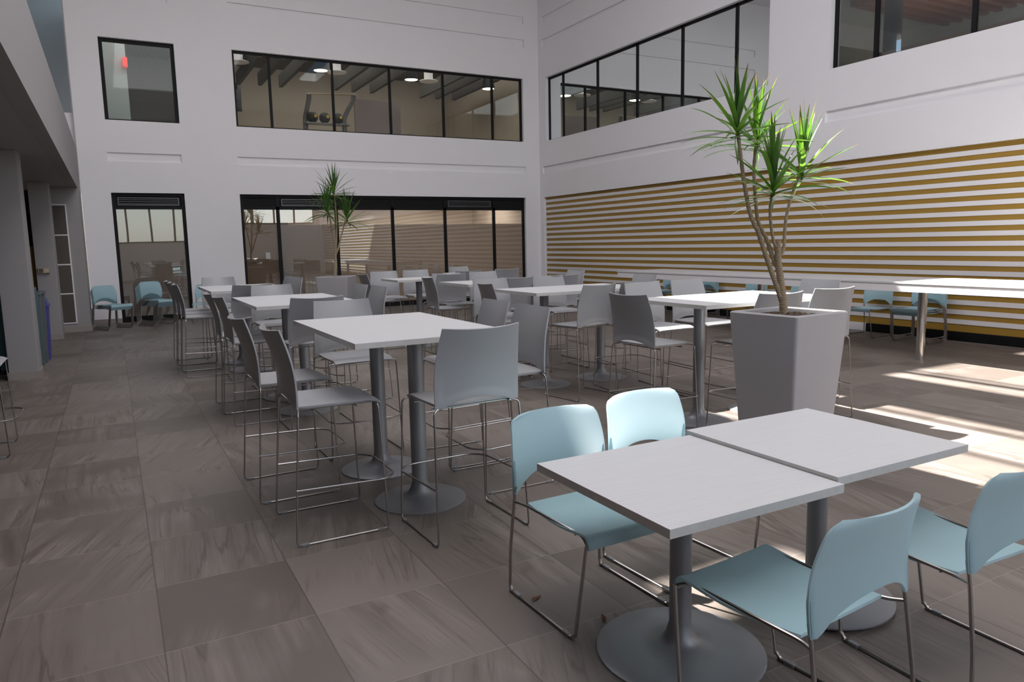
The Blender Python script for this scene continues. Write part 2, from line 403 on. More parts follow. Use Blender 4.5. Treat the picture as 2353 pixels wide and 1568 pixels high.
# roof with skylight openings
def sx(x): return x-KX*ROOF
def sy(y): return y-KY*ROOF
S=[(sx(2.02),sx(2.96),sy(2.22),sy(2.80)),(sx(4.70),sx(6.42),sy(1.4),sy(5.3)),(sx(7.72),8.1,sy(3.2),sy(5.55)),(8.35,9.2,1.8,8.2)]
ce=MB()
panel(ce,(0,0,ROOF),(1,0,0),(0,1,0),(0,0,1),-6,12,-8,20,[(a,b,c,d,.35,False) for a,b,c,d in S])
struct(obj('ceiling',ce,M['wall']),'white atrium roof with skylight openings')
gb=MB()
for fx in (6.18,5.42,8.32,9.4,10.5): gb.box(sx(fx)-.03,sx(fx)+.03,sy(.6),sy(5.7),ROOF+.12,ROOF+.2)
for fy in (2.6,): gb.box(sx(4.7),sx(6.5),sy(fy)-.03,sy(fy)+.03,ROOF+.12,ROOF+.2)
struct(obj('trim_4',gb,M['black']),'dark skylight glazing bars')
lf=MB(); x0,x1,y0,y1=.65,5.35,-2.4,12.8  # decorative frame added round the ceiling fill lamp, not a real skylight
lf.box(x0,x0+.1,y0,y1,ROOF-.2,ROOF).box(x1-.1,x1,y0,y1,ROOF-.2,ROOF).box(x0+.1,x1-.1,y0,y0+.1,ROOF-.2,ROOF).box(x0+.1,x1-.1,y1-.1,y1,ROOF-.2,ROOF)
struct(obj('trim_7',lf,M['wall']),'white frame round the frosted skylight')
# closing walls
fw=MB(); FG=[(-.3,5.5,2.0,8.6),(6.2,10.9,3.0,8.6)]
panel(fw,(0,-7,0),(1,0,0),(0,0,1),(0,-1,0),-6,12,0,ROOF,[(a,b,c,d,.2,False) for a,b,c,d in FG])
struct(obj('wall_front',fw,M['wall']),'white wall with tall glazing behind the viewpoint')
for i,(a,b,c,d) in enumerate(FG):
    w=sempty('window_%d'%(8+i),'tall glazing behind the viewpoint'); f=MB(); n=int((b-a)/1.15)
    for k in range(n+1): x=a+(b-a)*k/n; f.box(x-.05,x+.05,-7.16,-7.08,c,d)
    f.box(a,b,-7.16,-7.08,c,c+.08).box(a,b,-7.16,-7.08,d-.08,d); obj('window_frame',f,M['black'],w)
struct(obj('wall_left',MB().box(-5.2,-5,-7,YB,0,ROOF),M['wall']),'wall at the back of the left gallery')
# balcony on the left
struct(obj('ceiling_soffit',MB().box(-5,XL,-7,YB,2.90,3.02),M['soffit']),'dark grey underside of the left balcony')
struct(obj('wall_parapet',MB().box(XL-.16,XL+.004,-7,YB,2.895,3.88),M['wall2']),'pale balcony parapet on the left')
struct(obj('trim_5',MB().box(XL-.13,XL-.03,-7,13.9,3.88,3.945),M['black']),'black handrail on the balcony parapet')
ew=MB(); panel(ew,(0,YB+.2,0),(1,0,0),(0,0,1),(0,1,0),-5,-.47,2.9,ROOF,[(-4.2,-.50,4.62,8.6,.06,False)])
ew.box(-.474,-.468,YB,YB+.2,2.9,ROOF)
struct(obj('wall_balcony_end',ew,M['wall']),'white end wall above the balcony')
struct(obj('ceiling_gallery',MB().box(-5,XL,-7,YB,7.4,7.55),M['wall']),'ceiling over the balcony')
w7=sempty('window_7','blue tinted glazing at the end of the balcony'); obj('glass_pane',MB().box(-4.2,-.49,YB+.25,YB+.258,4.62,8.6),M['glassB'],w7)
struct(obj('wall_balcony_room',MB().box(-4.4,-.49,YB+1.2,YB+1.25,4.4,8.8),M['roompale']),'pale wall behind the balcony glazing')
# columns and louvre wall on the left
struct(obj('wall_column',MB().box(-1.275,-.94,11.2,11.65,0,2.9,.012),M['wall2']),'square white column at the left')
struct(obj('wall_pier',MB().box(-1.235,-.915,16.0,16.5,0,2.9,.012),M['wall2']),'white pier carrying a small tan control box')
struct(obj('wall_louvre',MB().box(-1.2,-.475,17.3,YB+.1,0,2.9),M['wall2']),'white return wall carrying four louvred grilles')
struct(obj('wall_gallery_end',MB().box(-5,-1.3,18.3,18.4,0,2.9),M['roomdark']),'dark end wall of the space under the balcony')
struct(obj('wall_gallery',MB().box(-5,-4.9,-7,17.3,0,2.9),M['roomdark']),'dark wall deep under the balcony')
for nm,b,l in (('baseboard_column',(-1.285,-.93,11.185,11.66,0,.10),'taupe skirting round the white column'),('baseboard_pier',(-1.245,-.905,15.985,16.5,0,.10),'taupe skirting round the white pier'),('baseboard_louvre',(-1.2,-.46,17.285,YB-.02,0,.11),'taupe skirting under the louvred wall'),
  ('baseboard_back',(-.46,D0,YB-.015,YB,0,.10),'taupe skirting on the back wall left of the glazed door bay'),('baseboard_back',(D1,L0,YB-.015,YB,0,.10),'taupe skirting on the back wall between the lower windows'),('baseboard_back',(L1,XR,YB-.015,YB,0,.10),'taupe skirting on the back wall by the corner')):
    struct(obj(nm,MB().box(*b),M['base']),l)
gl=thing('vent_grille','tall white framed grille of four brown louvre panels on left wall','vent',(0,0,0))
a=aty(118,470,17.3); b_=aty(172,742,17.3); gx0,gx1=-.957,-.735; gz1=aty(135,472,17.3).z; gz0=aty(158,742,17.3).z
fr=MB().box(gx0-.022,gx1+.022,17.275,17.3,gz0-.022,gz0).box(gx0-.022,gx1+.022,17.275,17.3,gz1,gz1+.022).box(gx0-.022,gx0,17.275,17.3,gz0,gz1).box(gx1,gx1+.022,17.275,17.3,gz0,gz1)
for k in range(1,4):
    z=gz0+(gz1-gz0)*k/4; fr.box(gx0,gx1,17.275,17.3,z-.012,z+.012)
obj('frame',fr,M['slat'],gl)
for k in range(4):
    z0=gz0+(gz1-gz0)*k/4+.012; z1=gz0+(gz1-gz0)*(k+1)/4-.012; lm=MB().box(gx0,gx1,17.294,17.3,z0,z1)
    n=14
    for q in range(n):
        x=gx0+(gx1-gx0)*(q+.5)/n; lm.box(x-.006,x+.006,17.28,17.295,z0,z1)
    obj('louvre_panel',lm,M['louver'],gl)
p=aty(101,622,16.0)
cb=thing('control_box','small tan control box on the white pier','wall control',(p.x,15.985,p.z))
obj('body',MB().box(-.092,.092,-.04,.012,-.05,.05,.008),M['tan'],cb); obj('screen',MB().box(-.075,-.01,-.045,-.039,-.035,.035),M['louver'],cb)
obj('keypad',MB().box(.0,.08,-.045,-.039,-.038,.038),plain('cream_keypad',(.5,.42,.3),.5),cb)

# ------------------------------------------------------------------ windows of the back wall
def frame_box(mb,x0,x1,y0,y1,z0,z1,t,mull=(),mw=.05,zt=None,bot=None):
    b=bot if bot is not None else t
    mb.box(x0,x0+t,y0,y1,z0,z1).box(x1-t,x1,y0,y1,z0,z1).box(x0+t,x1-t,y0,y1,z1-t,z1).box(x0+t,x1-t,y0,y1,z0,z0+b)
    for m_ in mull: mb.box(m_-mw/2,m_+mw/2,y0,y1,z0+b,z1-t)
fy0,fy1=YB+.09,YB+.15
def back_window(n,label,x0,x1,z0,z1,mull,gm,t=.055):
    w=sempty('window_%d'%n,label); f=MB(); frame_box(f,x0,x1,fy0,fy1,z0,z1,t,mull,.06,bot=.035)
    obj('window_frame',f,M['black'],w); obj('glass_pane',MB().box(x0+.02,x1-.02,YB+.115,YB+.123,z0+.02,z1-.02),gm,w); return w
back_window(1,'square dark framed upper window at the left of the back wall',A0,A1,Z_SILL,Z_TOP,[],M['glass'],.075)
back_window(2,'long dark framed upper window onto a gym room',W0,W1,Z_SILL,Z_TOP,MX,M['glass'])
def low_window(n,label,x0,x1,mull,vents):
    w=sempty('window_%d'%n,label); f=MB(); frame_box(f,x0,x1,fy0,fy1,0,Z_LOW,.07,[],.06,bot=.12)
    for m_ in mull: f.box(m_-.04,m_+.04,fy0,fy1,.12,Z_LOW-.07)
    f.box(x0+.07,x1-.07,fy0,fy1,Z_TRAN,Z_TRAN+.07); obj('window_frame',f,M['black'],w)
    obj('transom_panel',MB().box(x0+.07,x1-.07,YB+.12,YB+.13,Z_TRAN+.07,Z_LOW-.07),M['vent'],w)
    for a,b in vents:
        v=MB(); frame_box(v,a,b,YB+.095,YB+.118,Z_TRAN+.09,Z_LOW-.10,.012)
        for k in range(3): v.box(a,b,YB+.1,YB+.112,Z_TRAN+.12+k*.045,Z_TRAN+.128+k*.045)
        obj('transom_vent',v,M['steel2'],w)
    obj('glass_pane',MB().box(x0+.03,x1-.03,YB+.115,YB+.121,.05,Z_TRAN+.03),M['glassS'],w); return w
w3=low_window(3,'narrow floor to transom glazed bay at the left of the back wall',D0,D1,[],[(D0+.12,D1-.12)])
LM=[bx(645,560),bx(779,560),bx(907.5,560),bx(1028,560),bx(1140,560)]
w4=low_window(4,'long floor to transom glazed bay along the back wall',L0,L1,LM,[(LM[0]+.1,LM[1]-.1),(LM[3]+.1,LM[4]-.1)])
obj('frosted_film',MB().box(D0+.07,D1-.07,YB+.128,YB+.131,.12,Z_TRAN),M['film'],w3)
cuts=[L0+.03]+LM+[L1-.03]
zf=aty(1000,515,YB).z
for k in range(1,6): obj('frosted_film',MB().box(cuts[k]+.01,cuts[k+1]-.01,YB+.128,YB+.131,.12,zf),M['film'],w4)
# rooms behind the lower windows
def room(name,label,x0,x1,y0,y1,z0,z1,m,mc=None,mf=None):
    r=MB(); r.quad((x0,y1,z0),(x1,y1,z0),(x1,y1,z1),(x0,y1,z1)).quad((x0,y0,z0),(x0,y1,z0),(x0,y1,z1),(x0,y0,z1)).quad((x1,y0,z0),(x1,y0,z1),(x1,y1,z1),(x1,y1,z0))
    struct(obj(name,r,m),label)
    struct(obj(name.replace('wall','ceiling'),MB().box(x0,x1,y0,y1,z1,z1+.03),mc or m),'ceiling of '+label)
    struct(obj(name.replace('wall','floor'),MB().box(x0,x1,y0,y1,z0-.028,z0),mf or m),'floor of '+label)
room('wall_lounge','lit room behind the long lower window',L0-.3,XR-.2,YB+.26,YB+4.2,.03,2.95,M['room'],M['wall'])
room('wall_store','room behind the narrow glazed bay',-.45,L0-.4,YB+.26,YB+3,.03,2.95,M['room'])
dr=thing('timber_door','brown timber door seen through the leftmost pane of the long lower window','door',(L0+.72,YB+.2,.06))
obj('door_leaf',MB().box(-.62,.42,.05,.1,.03,2.2,.006),M['door'],dr); obj('door_handle',MB().tube(fillet([(-.56,.05,1.22),(-.56,-.02,1.22),(-.42,-.02,1.22)],.02),.011),M['chrome'],dr)
pp=aty(616,588,YB+.13); tag(obj('paper_notice',MB().box(pp.x-.055,pp.x+.055,YB+.123,YB+.127,pp.z-.08,pp.z+.08),M['white']),'white paper notice on the leftmost pane of long lower window','paper')
for i,(px,py,l) in enumerate([(868,482,'bright ceiling light above the second mullion of the long lower window'),(948,489,'bright ceiling light seen through the fourth pane of long lower window'),(1120,481,'bright ceiling light seen near right end of long lower window')]):
    q=at(px,py+2,2.9); t=thing('ceiling_light',l,'light',(q.x,min(max(q.y,YB+.8),YB+3.6),2.945),0,'ceiling lights behind the lower window')
    obj('housing',MB().box(-.32,.32,-.1,.1,-.02,.0),M['white'],t); obj('diffuser',MB().box(-.3,.3,-.085,.085,-.035,-.021),M['panel'],t)

# ------------------------------------------------------------------ gym room behind window 2
GZ=7.35
room('wall_gym','gym room behind the long upper window',W0-.5,XR-.1,YB+.26,YB+6.5,4.25,GZ,M['room'],M['roomdark'])
BZ=6.30
for i,(fx,fy,nx,ny) in enumerate([(547,196,588,128),(597,197,640,132),(645,201,697,137),(771,208,830,148),(811,212,880,153),(853,215,925,160),(966,226,1038,172),(1003,228,1085,178),(1041,231,1120,180)]):
    q=at(fx,fy,BZ); x=q.x; y1=min(q.y,YB+6.2); y0=YB+.7
    w=['first','second','third','fourth','fifth','sixth','seventh','eighth','last'][i]
    tag(obj('acoustic_baffle',MB().box(x-.05,x+.05,y0,y1,BZ,BZ+.34),M['baffle']),'%s grey ceiling baffle from the left in the upper gym window'%w,'ceiling baffle','ceiling baffles in the gym room')
for i,(px,py) in enumerate([(737,163),(945,184),(1122,205)]):
    q=at(px,py,6.05) if i<2 else at(px,py,6.05)
    if q.y>YB+5.8: q=aty(px,py,YB+4.5)
    l=['left','middle','right'][i]
    t=thing('pendant_lamp','lit black pendant lamp hanging at %s in the upper gym window'%l,'lamp',(q.x,q.y,q.z),0,'pendant lamps in the gym room')
    obj('lamp_shade',MB().lathe([(.19,0),(.185,.05),(.13,.28),(.11,.45),(.02,.47)],24,cap0=False),M['rubber'],t,True)
    obj('bulb_disc',MB().lathe([(.165,.008),(.165,.02)],24),M['lamp'],t)
    obj('cord',MB().tube([(0,0,.45),(0,0,GZ-q.z)],.01),M['rubber'],t)
for i,(px,py) in enumerate([(547,145),(773,169),(985,189)]):
    q=at(px,py,6.35)
    t=thing('air_diffuser','round white air diffuser, %s one under the gym ceiling'%['left','middle','right'][i],'diffuser',(q.x,min(q.y,YB+5),6.35),0,'air diffusers in the gym room')
    obj('rim',MB().lathe([(.10,.0),(.27,.02),(.27,.04),(.13,.08)],24),M['wall'],t,True); obj('duct',MB().lathe([(.13,.07),(.13,GZ-6.35)],20),M['wall'],t,True)
YK=YB+2.9
rk=thing('ball_rack','grey steel rack with a top bar holding exercise balls in gym window','rack',(0,YK,0))
pl=aty(703,300,YK); pr=aty(792,300,YK); tl=aty(705,220,YK); tr_=aty(806,222,YK)
for a,b in ((pl,tl),(pr,tr_)):
    obj('upright',MB().tube(fillet([(a.x,.0,4.25),(a.x,0,a.z+.35),(b.x,-.25,b.z-.12),(b.x,-.3,b.z)],.1),.07),M['steel2'],rk,True)
obj('top_bar',MB().tube([(tl.x,-.3,tl.z),(tr_.x,-.3,tr_.z)],.022),M['tan'],rk,True)
sh=aty(745,286,YK)
obj('ball_shelf',MB().box(pl.x-.05,pr.x+.1,-.3,.02,sh.z-.03,sh.z),M['steel2'],rk)
for i,px in enumerate((718,746,776)):
    q=aty(px,271,YK-.15); r=.155
    t=thing('exercise_ball','black exercise ball with yellow label, %s of three on the rack'%['leftmost','middle one','rightmost'][i],'ball',(q.x,YK-.15,sh.z+r),0,'exercise balls on the rack')
    obj('ball_skin',MB().lathe([(max(.002,r*math.sin(PI*k/14)),-r*math.cos(PI*k/14)) for k in range(15)],24),M['rubber'],t,True)
    obj('label_patch',MB().box(-.0+.02,.09,-r-.002,-r+.03,-.02+.0,.06),M['yellow'],t)
q0=aty(813,228,YB+3.6); q1=aty(918,236,YB+3.6)
tag(obj('partition_screen',MB().box(q0.x,q1.x,YB+3.55,YB+3.65,4.25,q0.z,.01),M['mauve']),'mauve grey partition behind the ball rack in the gym','partition')
q0=aty(534,191,YB+4.5); q1=aty(556,257,YB+4.5)
tag(obj('wall_screen',MB().box(q0.x-.3,q1.x,YB+4.45,YB+4.5,q1.z,q0.z,.01),M['screen']),'dark screen at the left end of the gym window','screen')
q0=aty(1148,266,YB+3.0); q1=aty(1183,266,YB+3.0)
fg=thing('dark_cabinet','dark glazed cabinet at the right end of the gym window','cabinet',(0,YB+3,4.25))
obj('body',MB().box(q0.x,q1.x,0,.5,0,q0.z-4.25,.01),M['roomdark'],fg); obj('glass_door',MB().box(q0.x+.05,q1.x-.05,-.012,0,.08,q0.z-4.25-.1),M['screen'],fg)
# room behind window 1
room('wall_office','dim room behind the square upper window',-.44,W0-.55,YB+.26,YB+4.5,4.25,6.9,plain('dim_office_wall',(.22,.215,.205),.8),M['baffle'])
struct(obj('wall_partition',MB().box(-.42,A0+.55,YB+1.2,YB+1.3,4.25,6.9),M['roompale']),'pale partition inside the square upper window')
q=aty(287,144,YB+1.12); tag(obj('red_sign',MB().box(q.x-.05,q.x+.05,YB+1.0,YB+1.19,q.z-.1,q.z+.1,.005),M['red']),'small red lit sign on the partition in square upper window','sign')

# ------------------------------------------------------------------ windows of the right wall
def right_window(n,label,y0,y1,mull,gm):
    w=sempty('window_%d'%n,label); f=MB(); x0,x1=XR+.10,XR+.16; t=.06
    f.box(x0,x1,y0,y0+t,Z_SILL,Z_TOP).box(x0,x1,y1-t,y1,Z_SILL,Z_TOP).box(x0,x1,y0,y1,Z_TOP-t,Z_TOP).box(x0,x1,y0,y1,Z_SILL,Z_SILL+.03)
    for m_ in mull: f.box(x0,x1,m_-.035,m_+.035,Z_SILL,Z_TOP)
    obj('window_frame',f,M['black'],w); obj('glass_pane',MB().box(XR+.12,XR+.128,y0+.02,y1-.02,Z_SILL+.02,Z_TOP-.02),gm,w); return w
XG=XR+.12
m5=[atx(x,y,XG).y for x,y in ((1295,235),(1374,215),(1465,180),(1569,140),(1694,80))]
right_window(5,'long reflective upper window on the right wall',V5a,V5b,m5,M['glassR'])
m6=[atx(x,y,XG).y for x,y in ((2015,70),(2240,40))]
right_window(6,'upper window at top right onto a timber ceiling',.5,V6b,m6,glass('part_reflective_glass',.16,(.7,.74,.74),.9))
def rroom(name,label,y0,y1,z0,z1,m,mc):
    x0,x1=XR+.26,XR+5
    r=MB(); r.quad((x1,y0,z0),(x1,y1,z0),(x1,y1,z1),(x1,y0,z1)).quad((x0,y0,z0),(x1,y0,z0),(x1,y0,z1),(x0,y0,z1)).quad((x0,y1,z0),(x0,y1,z1),(x1,y1,z1),(x1,y1,z0))
    struct(obj(name,r,m),label); struct(obj(name.replace('wall','ceiling'),MB().box(x0,x1,y0,y1,z1,z1+.03),mc),'ceiling of '+label)
    struct(obj(name.replace('wall','floor'),MB().box(x0,x1,y0,y1,z0-.028,z0),m),'floor of '+label)
rroom('wall_corridor','dark room behind the long right window',V5a-.1,V5b+.2,4.25,6.9,M['roomdark'],M['roomdark'])
rroom('wall_studio','dark room behind the top right window',.3,V5a-.15,4.25,7.6,M['roompale'],M['baffle'])
cs=MB()
for k in range(34): y=1.1+k*.26; cs.box(XR+1.6,XR+4.6,y,y+.12,5.95,6.18)
sc=thing('timber_slat_ceiling','red brown timber slat ceiling inside the top right window','ceiling slats',(0,0,0))
obj('slat',cs,M['wood'],sc); obj('backing',MB().box(XR+1.6,XR+4.6,.8,10.0,6.18,6.21),M['roomdark'],sc)
tag(obj('round_column',MB().lathe([(.15,0),(.15,3.3)],24,(XR+1.35,8.72,4.25)),M['baffle'],None,True),'dark grey round column inside the top right window','column')
struct(obj('trim_6',MB().box(XR+.162,XR+.2,3.0,V6b-.75,Z_SILL+.0,Z_SILL+.095),M['copper']),'sill strip coloured as if sunlit in the top right window')  # strip's pinkish tone stands in for a sunlit sill edge

# ------------------------------------------------------------------ counter along the striped wall
CX,CB=9.0,10.2
ct=thing('long_counter','long white high counter on polished posts in front of striped wall','counter',(0,0,0))
obj('counter_top',MB().box(CX-.01,CB,2.0,12.1,.985,1.01,.003),M['top'],ct)
obj('fascia',MB().box(CX,CB-.02,2.02,12.08,.885,.984),M['slat'],ct)
for y in (3.07,5.77,8.47,11.2): obj('post',MB().lathe([(.055,.012),(.055,.885)],24,(9.17,y,0)).lathe([(.062,0),(.062,.012)],24,(9.17,y,0)),M['chrome'],ct,True)
for y in (): obj('back_post',MB().lathe([(.055,0),(.055,.885)],24,(CB-.2,y,0)),M['chrome'],ct,True)

# ------------------------------------------------------------------ bar stool
def side_wire(mb,pts,rad,r=.0055): mb.tube(fillet(pts,rad),r,8)
def make_stool(label,group):
    t=thing('bar_stool',label,'bar stool',(0,0,0),0,group)
    # seat: dished, front edge rolled down
    rows=[]; ny,nx=16,14
    for i in range(ny+1):
        v=i/ny; y=-.215+.475*v; row=[]
        for j in range(nx+1):
            s=-1+2*j/nx; w=.225+.008*math.sin(PI*v)
            z=.762-.016*(1-s*s)*math.sin(PI*min(1,v*1.15))-.005*abs(s)**6
            if v>.86: z-=.022*((v-.86)/.14)**2
            if v<.1: z+=.004*(1-v/.1)
            row.append((s*w,y,z))
        rows.append(row)
    obj('seat',MB().shell(rows,.011),M['stool'],t,True,50)
    rows=[]; nz,nx=26,34
    for i in range(nz+1):
        v=i/nz; row=[]
        for j in range(nx+1):
            s=-1+2*j/nx; a=abs(s)
            w=.256-.026*v+.010*math.sin(PI*v)
            zb=.752+.042*max(0,1-(a/.80)**2)**.8            # arched lower edge
            zt=1.187-.010*(1-a**2)
            z=zb+(zt-zb)*v
            lean=-.205-.070*v+.022*math.sin(PI*v)
            curve=-.052*(1-s*s)*(.30+.70*v)
            inner=min(1,max(0,(.90-a)/.06))*min(1,max(0,(z-zb-.018)/.025)); rib=.007*inner*max(0,1-v*1.7)-.004*max(0,1-v*1.7)
            row.append((s*w,lean+curve+rib,z))
        rows.append(row)
    obj('backrest',MB().shell(rows,.010),M['stool'],t,True,50)
    for s in (-1,1):
        f=MB(); side_wire(f,[(s*.20,-.195,.745),(s*.262,-.210,.742),(s*.285,-.262,.0065),(s*.285,.262,.0065),(s*.262,.235,.735),(s*.20,.235,.742)],[.03,.035,.035,.035,.03])
        f.tube([(s*.21,-.205,.745),(s*.21,.235,.743)],.0055,6)
        fr_=obj('side_frame',f,M['wire'],t,True)
        for y in (-.215,.215):
            obj('floor_glide',MB().box(s*.285-.010,s*.285+.009,y-.020,y+.020,.0,.015,.003),M['clip'],fr_)
    f=MB()
    def leg(y,z): return s_*( .285-(.285-.262)*(z/.74))
    s_=1; x=.276
    f.tube(fillet([(-x-.004,-.246,.315),(-x-.006,.10,.305),(-x-.01,.262,.30),(-.20,.335,.30),(.20,.335,.30),(x+.01,.262,.30),(x+.006,.10,.305),(x+.004,-.246,.315)],.09,6),.0055,8)
    obj('footrest',f,M['wire'],t,True)
    for yy in (-.12,.12): obj('under_seat_bar',MB().tube([(-.236,yy,.731),(.236,yy,.731)],.005,6),M['wire'],t,True)
    return t
def face(d): return {'+Y':0,'-Y':PI,'+X':-PI/2,'-X':PI/2}[d] if isinstance(d,str) else math.radians(d)
STOOLS=[
 (1.02,4.19,'+X',0,'grey bar stool nearest the camera at left side of the front bar table'),
 (.96,5.00,'+X',1,'grey bar stool behind the nearest one at left side of the front bar table'),
 (1.69,3.76,'+Y',2,'grey bar stool with its back to the camera at near end of front bar table'),
 (2.275,4.40,'-X',0,'grey bar stool at right side of front bar table beside the pale blue chair'),
 (2.30,5.02,'-X',-2,'grey bar stool further back on the right side of the front bar table'),
 (1.63,5.66,'-Y',1,'grey bar stool tucked under the far end of the front bar table'),
 (1.56,6.74,'+Y',0,'grey bar stool at the near end of second table in the left row'),
 (1.12,7.28,'+X',2,'nearer grey bar stool at left side of second table in left row'),
 (1.10,7.86,'+X',-1,'farther grey bar stool at left side of second table in left row'),
 (1.64,8.75,'-Y',0,'grey bar stool facing us at far end of second table in left row'),
 (2.25,7.65,'-X',3,'nearer grey bar stool at right side of second table in left row'),
 (2.22,8.22,'-X',0,'farther grey bar stool at right side of second table, below the small planter'),
 (1.48,9.62,'+Y',0,'grey bar stool at near end of the third table in left row'),
 (.97,10.30,'+X',0,'nearest of three grey bar stools in line at left of the third table'),
 (.96,10.88,'+X',0,'middle of three grey bar stools in line at left of the third table'),
 (.95,11.46,'+X',0,'farthest of three grey bar stools in line at left of the third table'),
 (1.42,11.85,'-Y',0,'grey bar stool at far end of the third table before the white wall'),
 (2.10,10.95,'-X',8,'nearer grey bar stool at right of third table, left of small planter'),
 (2.08,11.52,'-X',0,'farther grey bar stool at right of third table, left of small planter'),
 (3.70,11.20,'+X',0,'dark sided grey bar stool just right of the small planter'),
 (4.05,11.78,'-Y',0,'left grey bar stool on far side of the table by back glazing'),
 (4.66,11.86,'-Y',0,'right grey bar stool on far side of the table by back glazing'),
 (4.40,10.25,'+Y',0,'grey bar stool at near side of the table by the back glazing'),
 (4.00,9.25,'+X',-4,'grey bar stool at left end of third centre table seen side on'),
 (4.42,9.95,'-Y',0,'left grey bar stool facing us behind the third centre table'),
 (5.08,10.05,'-Y',0,'right grey bar stool facing us behind the third centre table'),
 (4.52,8.46,'+Y',0,'left grey bar stool at near side of the third centre table'),
 (5.28,8.56,'+Y',0,'right grey bar stool at near side of the third centre table'),
 (5.98,9.45,'-X',0,'grey bar stool at right end of third centre table before stripes'),
 (5.10,11.15,'+Y',0,'grey bar stool far back left of the last centre table'),
 (5.92,11.35,'+Y',0,'grey bar stool far back near the right end of the back glazing'),
 (5.95,12.75,'-Y',14,'farthest bluish grey bar stool below the back glazing'),
 (4.10,7.86,'-Y',0,'left grey bar stool facing us behind the second centre table'),
 (5.00,7.96,'-Y',0,'right grey bar stool facing us behind the second centre table'),
 (3.88,7.25,'+X',-6,'dark grey bar stool at left end of the second centre table'),
 (4.28,6.38,'+Y',10,'grey bar stool with back to us at near side of second centre table'),
 (4.95,6.46,'+Y',-8,'right hand grey bar stool at near side of second centre table, half hidden'),
 (5.74,7.48,'-X',0,'bluish grey bar stool at right end of the second centre table'),
 (3.98,4.86,'+X',4,'dark grey bar stool at left end of the sunlit table'),
 (4.83,5.78,'-Y',2,'left grey bar stool with sunlit seat behind the sunlit table'),
 (5.49,5.84,'-Y',3,'right grey bar stool with sunlit seat behind the sunlit table'),
 (4.68,4.37,'+Y',-4,'grey bar stool between the large planter and the sunlit table'),
 (5.42,4.45,'+Y',-4,'grey bar stool at near right of sunlit table right of large planter'),
 (6.10,5.10,'-X',0,'bluish grey bar stool at right end of the sunlit table'),
 (-1.10,7.20,'+X',0,'bar stool cut by the left edge of the photo beside white column'),
]
first=None
for x,y,d,da,l in STOOLS:
    rz=face(d)+math.radians(da)
    if first is None:
        first=make_stool(l,'grey bar stools around the high tables'); first.location=(x,y,0); first.rotation_euler=(0,0,rz)
    else: dup(first,(x,y,0),rz,l)

# ------------------------------------------------------------------ tables
def base_mb(zt,r,rc):
    prof=[(r,0),(r,.007),(r-.008,.011),(r*.75,.019),(r*.5,.028),(rc*2.0,.038),(rc*1.6,.052),(rc*1.3,.075),(rc*1.1,.105),(rc,.12),(rc,zt-.012)]
    return MB().lathe(prof,48)
def make_table(name,label,cat,w,d,zt,r,rc,group):
    t=thing(name,label,cat,(0,0,0),0,group)
    tm=MB().box(-w/2,w/2,-d/2,d/2,zt-.0035,zt)
    obj('tabletop',tm,M['top'],t); obj('edge_band',MB().box(-w/2,w/2,-d/2,d/2,zt-.032,zt-.0036),M['edge'],t)
    obj('pedestal_base',base_mb(zt-.03,r,rc),M['pole'],t,True,35)
    obj('mounting_plate',MB().box(-.16,.16,-.16,.16,zt-.045,zt-.0325),M['black'],t)
    return t
BT=1.09
g1='white topped high bar tables'
tb=make_table('bar_table','front half of the nearest high white bar table','bar table',.985,.775,BT,.29,.05,g1); tb.location=(1.62,4.275,0)
for x,y,rz,l in [(1.62,5.051,0,'rear half of the nearest high white bar table'),(1.61,7.32,0,'front half of second high white table in the left row'),(1.61,8.097,0,'rear half of second high white table in the left row'),
  (1.55,10.24,0,'front half of third high white table in the left row'),(1.55,11.02,0,'rear half of third high white table, before the back wall'),
  (4.27,10.98,0,'high white table by the back glazing, right of the small planter'),
  (4.445,9.16,PI/2,'left half of the third high white table in the centre row'),(5.223,9.16,PI/2,'right half of third high white table in the centre row'),
  (4.262,7.10,PI/2,'left half of second high white table in the centre row'),(5.04,7.10,PI/2,'right half of second high white table in the centre row'),
  (4.52,4.87,PI/2,'left half of the sunlit high white table behind large planter'),(5.297,4.87,PI/2,'right half of the sunlit high white table behind large planter'),
  (5.75,12.1,PI/2,'last high white bar table far back before the glazing')]:
    dup(tb,(x,y,0),rz,l)
d1=make_table('dining_table','low white square table nearest the camera, left of the joined pair','dining table',.815,.815,.726,.33,.043,'low white square tables'); d1.location=(1.862,2.092,0)
dup(d1,(2.680,2.12,.017),0,'low white square table, right one of the joined foreground pair')

